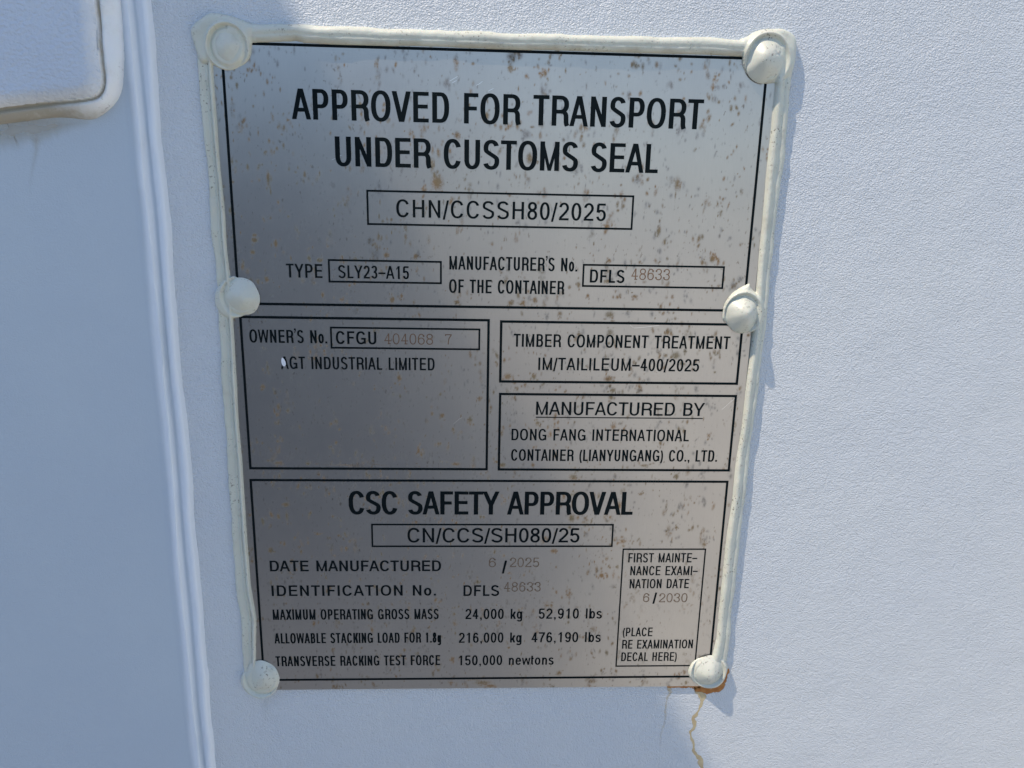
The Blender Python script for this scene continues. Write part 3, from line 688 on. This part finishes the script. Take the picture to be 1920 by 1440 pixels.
T('CSC SAFETY APPROVAL', 654, 1186.4, 43.2, 964.5, 965, 'bold heading reading CSC SAFETY APPROVAL', wx=.175, wy=.135, c=.735)
T('CN/CCS/SH080/25', 764, 1086.5, 26.8, 1017, 1017, 'number CN/CCS/SH080/25', c=.93)
T('DATE MANUFACTURED', 505.8, 827, 20, 1071.4, 1070.5, 'words DATE MANUFACTURED', c=.93, wx=.19, wy=.145)
T('IDENTIFICATION No.', 509.7, 817, 19.7, 1117.2, 1116.8, 'words IDENTIFICATION No.', c=.95, wx=.19, wy=.145)
T('MAXIMUM OPERATING GROSS MASS', 511.4, 822.5, 19.2, 1161.7, 1161, 'words MAXIMUM OPERATING GROSS MASS')
T('ALLOWABLE STACKING LOAD FOR 1.8g', 514.4, 827, 18.9, 1206, 1205, 'words ALLOWABLE STACKING LOAD FOR 1.8g')
T('TRANSVERSE RACKING TEST FORCE', 516.7, 825.3, 18.6, 1248.8, 1247.2, 'words TRANSVERSE RACKING TEST FORCE')
SP = dict(wx=.11, wy=.09, mat=M_stamp2, draw=typed, name='stamped_number')
T('6', 916.7, 929.8, 17.5, 1063.3, 1063.3, 'stamped month 6 of manufacture', **SP)
T('/', 941, 950.5, 22, 1073, 1073, 'slash in the date of manufacture', wx=.2)
T('2025', 956, 1011, 17.5, 1063.3, 1063, 'stamped year 2025', **SP)
T('DFLS', 869, 936, 20, 1117.3, 1117.3, 'letters DFLS in the identification number', wx=.17, wy=.145)
T('48633', 945, 1014, 17.5, 1109, 1109, 'stamped digits 48633 in the identification number', **SP)
T('24,000 kg', 872.7, 979.4, 19, 1160.5, 1160.5, 'mass 24,000 kg')
T('52,910 lbs', 1010, 1128.8, 19, 1160, 1159.7, 'mass 52,910 lbs')
T('216,000 kg', 860.4, 978, 18.7, 1205, 1204.6, 'load 216,000 kg')
T('476,190 lbs', 996.6, 1126.7, 18.7, 1204.4, 1203.6, 'load 476,190 lbs')
T('150,000 newtons', 860.4, 1038.3, 18.3, 1247.2, 1246.2, 'force 150,000 newtons')
SM = dict(wx=.145, wy=.125)
T('FIRST MAINTE-', 1178.3, 1307.5, 17.3, 1054.4, 1054.4, 'words FIRST MAINTE-', **SM)
T('NANCE EXAMI-', 1182, 1308.4, 17.2, 1078.5, 1078.5, 'words NANCE EXAMI-', **SM)
T('NATION DATE', 1180.7, 1292, 17.2, 1103, 1102.8, 'words NATION DATE', **SM)
T('6', 1206, 1217.7, 16.3, 1128.6, 1128.6, 'pale stamped month 6', **SP)
T('/', 1224, 1231.6, 19, 1130, 1130, 'slash in the examination date', wx=.2)
T('2030', 1236, 1289, 16.5, 1129, 1129, 'pale stamped year 2030', **SP)
T('(PLACE', 1168, 1223.5, 16.2, 1193, 1192.8, 'words (PLACE', **SM)
T('RE EXAMINATION', 1166.7, 1299.4, 16.3, 1216.2, 1215.4, 'words RE EXAMINATION', **SM)
T('DECAL HERE)', 1165, 1269.3, 16.2, 1239.6, 1238.8, 'words DECAL HERE)', **SM)
a_, b_ = P(1004.6, 782.3), P(1317.5, 784.5); zu = (a_[1]+b_[1])/2
mesh('underline', [(a_[0], INK, zu-.0002), (b_[0], INK, zu-.0002), (b_[0], INK, zu+.0002), (a_[0], INK, zu+.0002)], [(0, 1, 2, 3)], M_ink, plate, label='black rule under MANUFACTURED BY')
# chip of white paint stuck on the first letter of the owner's name
cp = smooth_poly(PA([(529, 670), (532, 672), (535.5, 678), (536.5, 684), (533, 687.5), (529.5, 685), (527.5, 679), (527.5, 673)]), 2)
n_ = len(cp); vv = [(q[0], -0.00012, q[1]) for q in cp]+[(q[0], -0.00002, q[1]) for q in cp]
mesh('paint_chip', vv, [tuple(range(n_))]+[(i, i+n_, (i+1) % n_+n_, (i+1) % n_) for i in range(n_)], M_chip, plate, label='small white paint fleck on the letter A')

# ------------------------------------------------------------------ sealant beads and rivets
TH = WALL      # plate thickness, heights below are measured from the door skin
HB = 0.0022
yb = WALL-HB*0.6
left_o = PA([(368, 100), (373, 160), (380, 233), (400, 467), (407, 535), (409, 598), (415, 700), (425, 850), (435, 990), (446, 1125), (450, 1160), (453, 1205), (456, 1262)], WALL-.0005)
left_i = PA([(397, 100), (400, 150), (412, 293), (427, 467), (432, 520), (436, 600), (442, 700), (452, 850), (461, 975), (470, 1095), (476, 1130), (481.5, 1160), (481.5, 1205), (480, 1262)], 0)
right_i = PA([(1455, 100), (1453, 160), (1440, 300), (1427, 440), (1419, 545), (1412, 630), (1398, 740), (1377, 900), (1361, 1030), (1350, 1140), (1342, 1200), (1330, 1250)], -.0005)
right_o = PA([(1492, 90), (1485, 160), (1470, 300), (1453, 440), (1444, 545), (1434, 630), (1420, 740), (1401, 900), (1387, 1030), (1374, 1140), (1367, 1215), (1360, 1250)], WALL-.0005)
top_o = PA([(430, 40), (480, 45), (560, 46), (700, 51), (1000, 61), (1390, 72), (1440, 74)], WALL-.0012)
top_i = PA([(430, 82), (480, 80), (555, 76), (572, 80), (640, 83), (1000, 93), (1390, 105), (1440, 106)], -.0005)
def interp(pts, ax, t):
    o = np.argsort(pts[:, ax]); return np.interp(t, pts[o, ax], pts[o, 1-ax])
def across(X, Z, O, I, ax, prof, seed, amp=0.00038):
    t = Z if ax == 1 else X; c = X if ax == 1 else Z
    o = interp(O, ax, t)+amp*value_noise(t, t*0, 0.011, seed)+amp*.5*value_noise(t, t*0, 0.0035, seed+1)
    i = interp(I, ax, t)+amp*.7*value_noise(t, t*0, 0.016, seed+2)
    s = (c-o)/(i-o); w = np.abs(i-o)
    ps, ph = prof
    h = np.interp(s, ps, ph)/1000
    h = h*(1+.10*value_noise(t, t*0, .013, seed+6))+0.00012*value_noise(X, Z, 0.004, seed+5)+0.00005*value_noise(X, Z, 0.0012, seed+7)
    h = np.where(s < 0, s*w*3, h); h = np.where(s > 1, TH-(s-1)*w*3-.0002, h)
    lim = np.array([min(O[:, ax].min(), I[:, ax].min()), max(O[:, ax].max(), I[:, ax].max())])
    over = np.maximum(lim[0]-t, t-lim[1])
    return np.where(over > 0, h-over*2, h)
PL = (np.array([0, .05, .12, .25, .42, .54, .60, .66, .72, .82, .92, .97, 1.0]), np.array([0, 1.1, 1.5, 1.45, 1.2, 1.1, 1.6, 1.5, 1.1, 2.7, 2.8, 2.1, 1.15]))
PR = (np.array([0, .07, .16, .28, .38, .44, .52, .64, .76, .87, .95, 1.0]), np.array([0, 1.1, 1.7, 1.95, 1.95, 1.85, 2.2, 2.75, 2.95, 2.7, 2.0, 1.15]))
PT = (np.array([0, .06, .16, .3, .44, .54, .60, .72, .84, .94, 1.0]), np.array([0, 1.6, 2.6, 3.1, 3.15, 3.0, 2.85, 2.85, 2.5, 2.0, 1.4]))
# rivets: dome centre, radii (px), dome height above skin, caulk outline (px)
RIV = [
 ('rivet with a broad smeared caulk collar at the upper left corner of the plate', (427, 88), (33, 38), 4.1, [(355, 57), (362, 45), (378, 33), (388, 24), (412, 24), (432, 29), (452, 37), (482, 45), (480, 62), (474, 84), (470, 108), (457, 124), (435, 134), (412, 130), (397, 119), (375, 120), (366, 90)], 3.0),
 ('rivet with a picked scar on its dome at the upper right corner', (1440, 112), (36, 43), 6.6, [(1385, 74), (1402, 70), (1416, 59), (1440, 52), (1468, 53), (1493, 66), (1495, 90), (1487, 140), (1470, 152), (1452, 156), (1436, 161), (1414, 155), (1399, 141), (1391, 124), (1391, 104)], 3.2),
 ('rivet with grime speckled dome halfway down the left edge', (451, 557), (33, 35), 4.6, [(402, 555), (406, 540), (420, 528), (432, 518), (447, 517), (466, 524), (480, 537), (487, 552), (484, 570), (473, 587), (457, 595), (441, 596), (434, 600), (416, 590), (404, 574)], 2.6),
 ('rivet under a caulk blob drawn to a peak halfway down the right edge', (1395, 591), (30, 35), 7.6, [(1353, 590), (1357, 568), (1371, 550), (1388, 538), (1400, 532), (1406, 529), (1408, 540), (1418, 548), (1434, 560), (1434, 600), (1420, 620), (1398, 625), (1376, 623), (1362, 610), (1354, 600)], 3.0),
 ('rivet at the lower left corner of the plate', (491, 1273), (31, 30), 4.2, [(450, 1282), (452, 1266), (464, 1254), (480, 1243), (497, 1240), (514, 1247), (524, 1261), (526, 1280), (518, 1296), (500, 1307), (480, 1307), (462, 1298)], 2.6),
 ('rivet ringed by orange rust at the lower right corner', (1329, 1262), (28, 26), 6.0, [(1288, 1262), (1292, 1248), (1303, 1236), (1322, 1229), (1345, 1229), (1364, 1242), (1365, 1258), (1357, 1277), (1344, 1289), (1328, 1291), (1310, 1285), (1294, 1274)], 3.0)]
blobs = []
for lab, c, rr, hd, out, hc in RIV:
    y = WALL-hc*.0004
    ctr = np.array(P(*c, y=WALL-hd*.0006)); ex = P(c[0]+rr[0], c[1], y=WALL-.002)[0]-P(c[0], c[1], y=WALL-.002)[0]; ez = P(c[0], c[1], y=WALL-.002)[1]-P(c[0], c[1]+rr[1], y=WALL-.002)[1]
    blobs.append((lab, ctr, ex, ez, hd/1000, smooth_poly(PA(out, y), 2), hc/1000))
def seal_dirt(X, Z):
    zi = interp(top_i, 0, X); near = np.exp(-((Z-zi-.0008)/0.0011)**2)*(X > top_i[1, 0])*(X < top_i[-2, 0])
    li = interp(left_i, 1, Z); nl = np.exp(-((X-li+.0002)/0.0006)**2)
    return np.clip(0.62*near*(0.5+0.5*value_noise(X, Z, .004, 31))+0.3*nl*(0.5+0.5*value_noise(X, Z, .006, 32)), 0, 1)
def seal_h(X, Z):
    h = across(X, Z, left_o, left_i, 1, PL, 40)
    h = smax(h, across(X, Z, right_o, right_i, 1, PR, 50))
    h = smax(h, across(X, Z, top_o, top_i, 0, PT, 60))
    for k, (lab, c, ex, ez, hd, poly, hc) in enumerate(blobs):
        m = (np.abs(X-c[0]) < .028) & (np.abs(Z-c[1]) < .028)
        xs, zs = X[m], Z[m]
        d = sdist(xs, zs, poly)+0.0002*value_noise(xs, zs, .004, 70+k)
        r = np.hypot((xs-c[0])/ex, (zs-c[1])/ez)
        b = TH+(hc-TH)*(1-np.exp(-np.clip(d, 0, 1)/0.0007))
        b = b*np.where(d > 0, np.clip(.55+d/0.0006, .55, 1), 1)
        ang = np.arctan2(zs-c[1], xs-c[0])
        b = b+0.0011*np.exp(-((r-1.17)/.09)**2)*(0.65+.45*np.cos(ang-[2.2, 2.7, 0.9, 2.4, -0.4, 2.0][k]))
        b = b-0.0007*np.exp(-((r-1.0)/.10)**2)
        b = b+0.00012*value_noise(xs, zs, .003, 90+k)
        b = np.where(d > 0, b, -.0002+d*3)
        h[m] = smax(h[m], b, .0005)
    return h
sx0, sx1 = float(left_o[:, 0].min())-.006, float(right_o[:, 0].max())+.006
sz0, sz1 = P(490, 1325)[1], P(1440, 20)[1]
heightfield('sealant', sx0, sx1, sz0, sz1, .0003, .0003, seal_h, WALL, M_seal, plate, keep=-.0003,
            label='cream sealant bead along the top and both sides of the plate', attrs={'dirt_shade': seal_dirt})
sst = lambda t: t*t*(3-2*t)
for k, (lab, c, ex, ez, hd, poly, hc) in enumerate(blobs):
    nr, na = 22, 72; v = []; f = []
    pk = [(-.1, .05), (-.12, .1), (0, 0), (.05, .15), (.15, .0), (.1, -.1)][k]
    for i in range(nr):
        t = min(1.0, i/(nr-1)); r = t*1.10
        for j in range(na):
            a = 2*math.pi*j/na
            wob = .93+.03*math.sin(2*a+k)+.025*math.sin(3*a+2*k)+.01*math.sin(7*a+k)
            x = c[0]+(r*math.cos(a)*wob+pk[0]*(1-t))*ex; z = c[1]+(r*math.sin(a)*wob+pk[1]*(1-t))*ez
            hh = (hd-(hc-.0012))*(0.52*max(0, 1-t**2.4)**.85+0.48*(1-sst(t)))+(hc-.0012)
            v.append([x, WALL-hh, z])
    V = np.array(v); V[:, 1] -= .00022*value_noise(V[:, 0], V[:, 2], .0035, 120+k)+.00005*value_noise(V[:, 0], V[:, 2], .0012, 130+k)
    if k == 1:       # picked scar in the paint
        q = np.array(P(1461, 99, -.004)); dd = np.hypot(V[:, 0]-q[0], V[:, 2]-q[1])
        V[:, 1] -= .0005*np.exp(-(dd/.0014)**2)*(value_noise(V[:, 0], V[:, 2], .0007, 140))
    for i in range(nr-1):
        for j in range(na):
            j2 = (j+1) % na; f.append((i*na+j, (i+1)*na+j, (i+1)*na+j2, i*na+j2))
    mesh('rivet', V, f, M_rivet, plate, smooth=True, label=lab)

# ------------------------------------------------------------------ rust and grime on the door (real stains, thin films)
def film(name, pts, y, mat, label, parent=door, rag=1.0, soft=False):
    """ribbon: list of (px, py, halfwidth px, amount)"""
    q0 = np.array(pts, float); seglen = np.hypot(np.diff(q0[:, 0]), np.diff(q0[:, 1])); L0 = np.concatenate([[0], np.cumsum(seglen)])
    tt = np.arange(0, L0[-1], 2.0); pts = np.stack([np.interp(tt, L0, q0[:, k]) for k in range(4)], 1)
    sd = len(name)*7+int(q0[0, 0]) % 97
    wn = value_noise(tt, tt*0, 7.0, sd); wn2 = value_noise(tt, tt*0, 2.6, sd+1)
    if soft: rag = .25
    pts[:, 2] *= np.clip(1+rag*(.35*wn+.25*wn2), .3, 2); sh = pts[:, 2]*.25*rag*value_noise(tt, tt*0, 5.0, sd+2); pts[:, 0] += sh
    env = np.clip(np.minimum(tt, L0[-1]-tt)/12, 0, 1)
    c = [P(a, b, y) for a, b, *_ in pts]; v = []; f = []; at = []
    for i, q in enumerate(pts):
        a = c[max(0, i-1)]; b = c[min(len(c)-1, i+1)]; tx, tz = b[0]-a[0], b[1]-a[1]; n = math.hypot(tx, tz)+1e-9
        nx, nz = tz/n, -tx/n; w = q[2]*.000198
        for k, e in ((-1, 0), (-.5, 1), (0, 1), (.5, 1), (1, 0)):
            v.append((c[i][0]+nx*w*k, y, c[i][1]+nz*w*k)); at.append(q[3]*((1 if k == 0 else .55) if soft else 1)*(1 if e else 0.0)*(env[i] if soft else 1))
    for i in range(len(pts)-1):
        for k in range(4): f.append((i*5+k, i*5+k+1, i*5+5+k+1, i*5+5+k))
    o = mesh(name, v, f, mat, parent, label=label)
    A = o.data.attributes.new('fade', 'FLOAT', 'POINT'); A.data.foreach_set('value', at)
    return o
yf = WALL-.00004
film('rust_run', [(1313, 1288, 16, .9), (1315, 1303, 13, .9), (1316, 1312, 6, .9), (1312, 1328, 4.5, .9), (1307, 1338, 4.5, .9), (1300, 1347, 6, 1), (1303, 1360, 4.5, 1), (1301, 1366, 5, 1), (1294, 1373, 4.5, 1),
     (1296, 1384, 4, .9), (1301, 1395, 4, .9), (1300, 1407, 5, 1), (1305, 1415, 5, 1), (1312, 1421, 6, 1), (1315, 1433, 7, 1), (1320, 1450, 5, 1), (1326, 1480, 5, .9), (1330, 1520, 3, .5)], yf, M_rustpale,
     'crooked tan rust run below the lower right rivet')
film('rust_run', [(1256, 1288, 8, .6), (1256, 1298, 4, .6), (1250, 1312, 3.6, .5), (1248, 1330, 3.2, .5), (1247, 1350, 3.2, .45), (1240, 1375, 3.2, .38), (1238, 1400, 3.4, .28), (1235, 1440, 3.6, .22), (1233, 1480, 3, .15)], yf-.00001, M_rustpale,
     'thin straight tan rust run from the bottom edge of the plate')
film('rust_ring', [(1250, 1288, 2.5, .8), (1280, 1288, 3, .9), (1298, 1287, 6, 1), (1308, 1290, 10, 1), (1318, 1294, 11, 1.1), (1332, 1296, 10, 1.1), (1346, 1289, 11, 1.1), (1357, 1277, 10, 1.1), (1363, 1262, 7, 1), (1366, 1252, 3, .8)], yf-.00002, M_rust,
     'orange rust creeping out from under the lower right rivet')
film('grime_smear', [(-120, 262, 40, .9), (0, 248, 38, .9), (30, 244, 36, 1), (60, 242, 34, 1), (100, 236, 26, .9), (140, 232, 16, .6), (175, 230, 10, .3)], WALL-.0005-.00004, M_grime,
     'brown grime smeared below the lock box', soft=True)
film('grime_smear', [(66, 250, 14, .8), (68, 280, 9, .6), (62, 310, 7, .45), (57, 340, 6, .3), (55, 380, 4, .1)], WALL-.0005-.00006, M_grime, 'faint tan drip below the lock box', soft=True)
film('grime_smear', [(505, 1305, 26, .5), (500, 1320, 22, .35), (498, 1350, 12, .18), (498, 1380, 8, .05)], yf, M_grime, 'faint stain below the lower left rivet', soft=True)

# hairline scratches in the plate
M_scr, _nt, _b = newmat('scratched_metal'); _b.inputs['Base Color'].default_value = (.8, .8, .8, 1); _b.inputs['Metallic'].default_value = .9; _b.inputs['Roughness'].default_value = .35
for pts in ([(843, 152), (850, 148), (858, 143)], [(848, 155), (856, 151)], [(893, 160), (899, 157), (905, 152)], [(915, 171), (925, 166)], [(1353, 768), (1366, 757), (1382, 742)],
            [(1181, 609), (1188, 615), (1204, 614), (1236, 610)], [(1117, 440), (1118, 455), (1120, 470)], [(850, 795), (862, 785), (866, 783)], [(622, 300), (640, 291)]):
    c = [P(*q) for q in pts]; v = []; f = []; w = .00007
    for (x, z) in c: v += [(x, -.00004, z+w), (x+w*.6, -.00004, z-w)]
    for i in range(len(c)-1): f.append((2*i, 2*i+1, 2*i+3, 2*i+2))
    mesh('scratch', v, f, M_scr, plate)
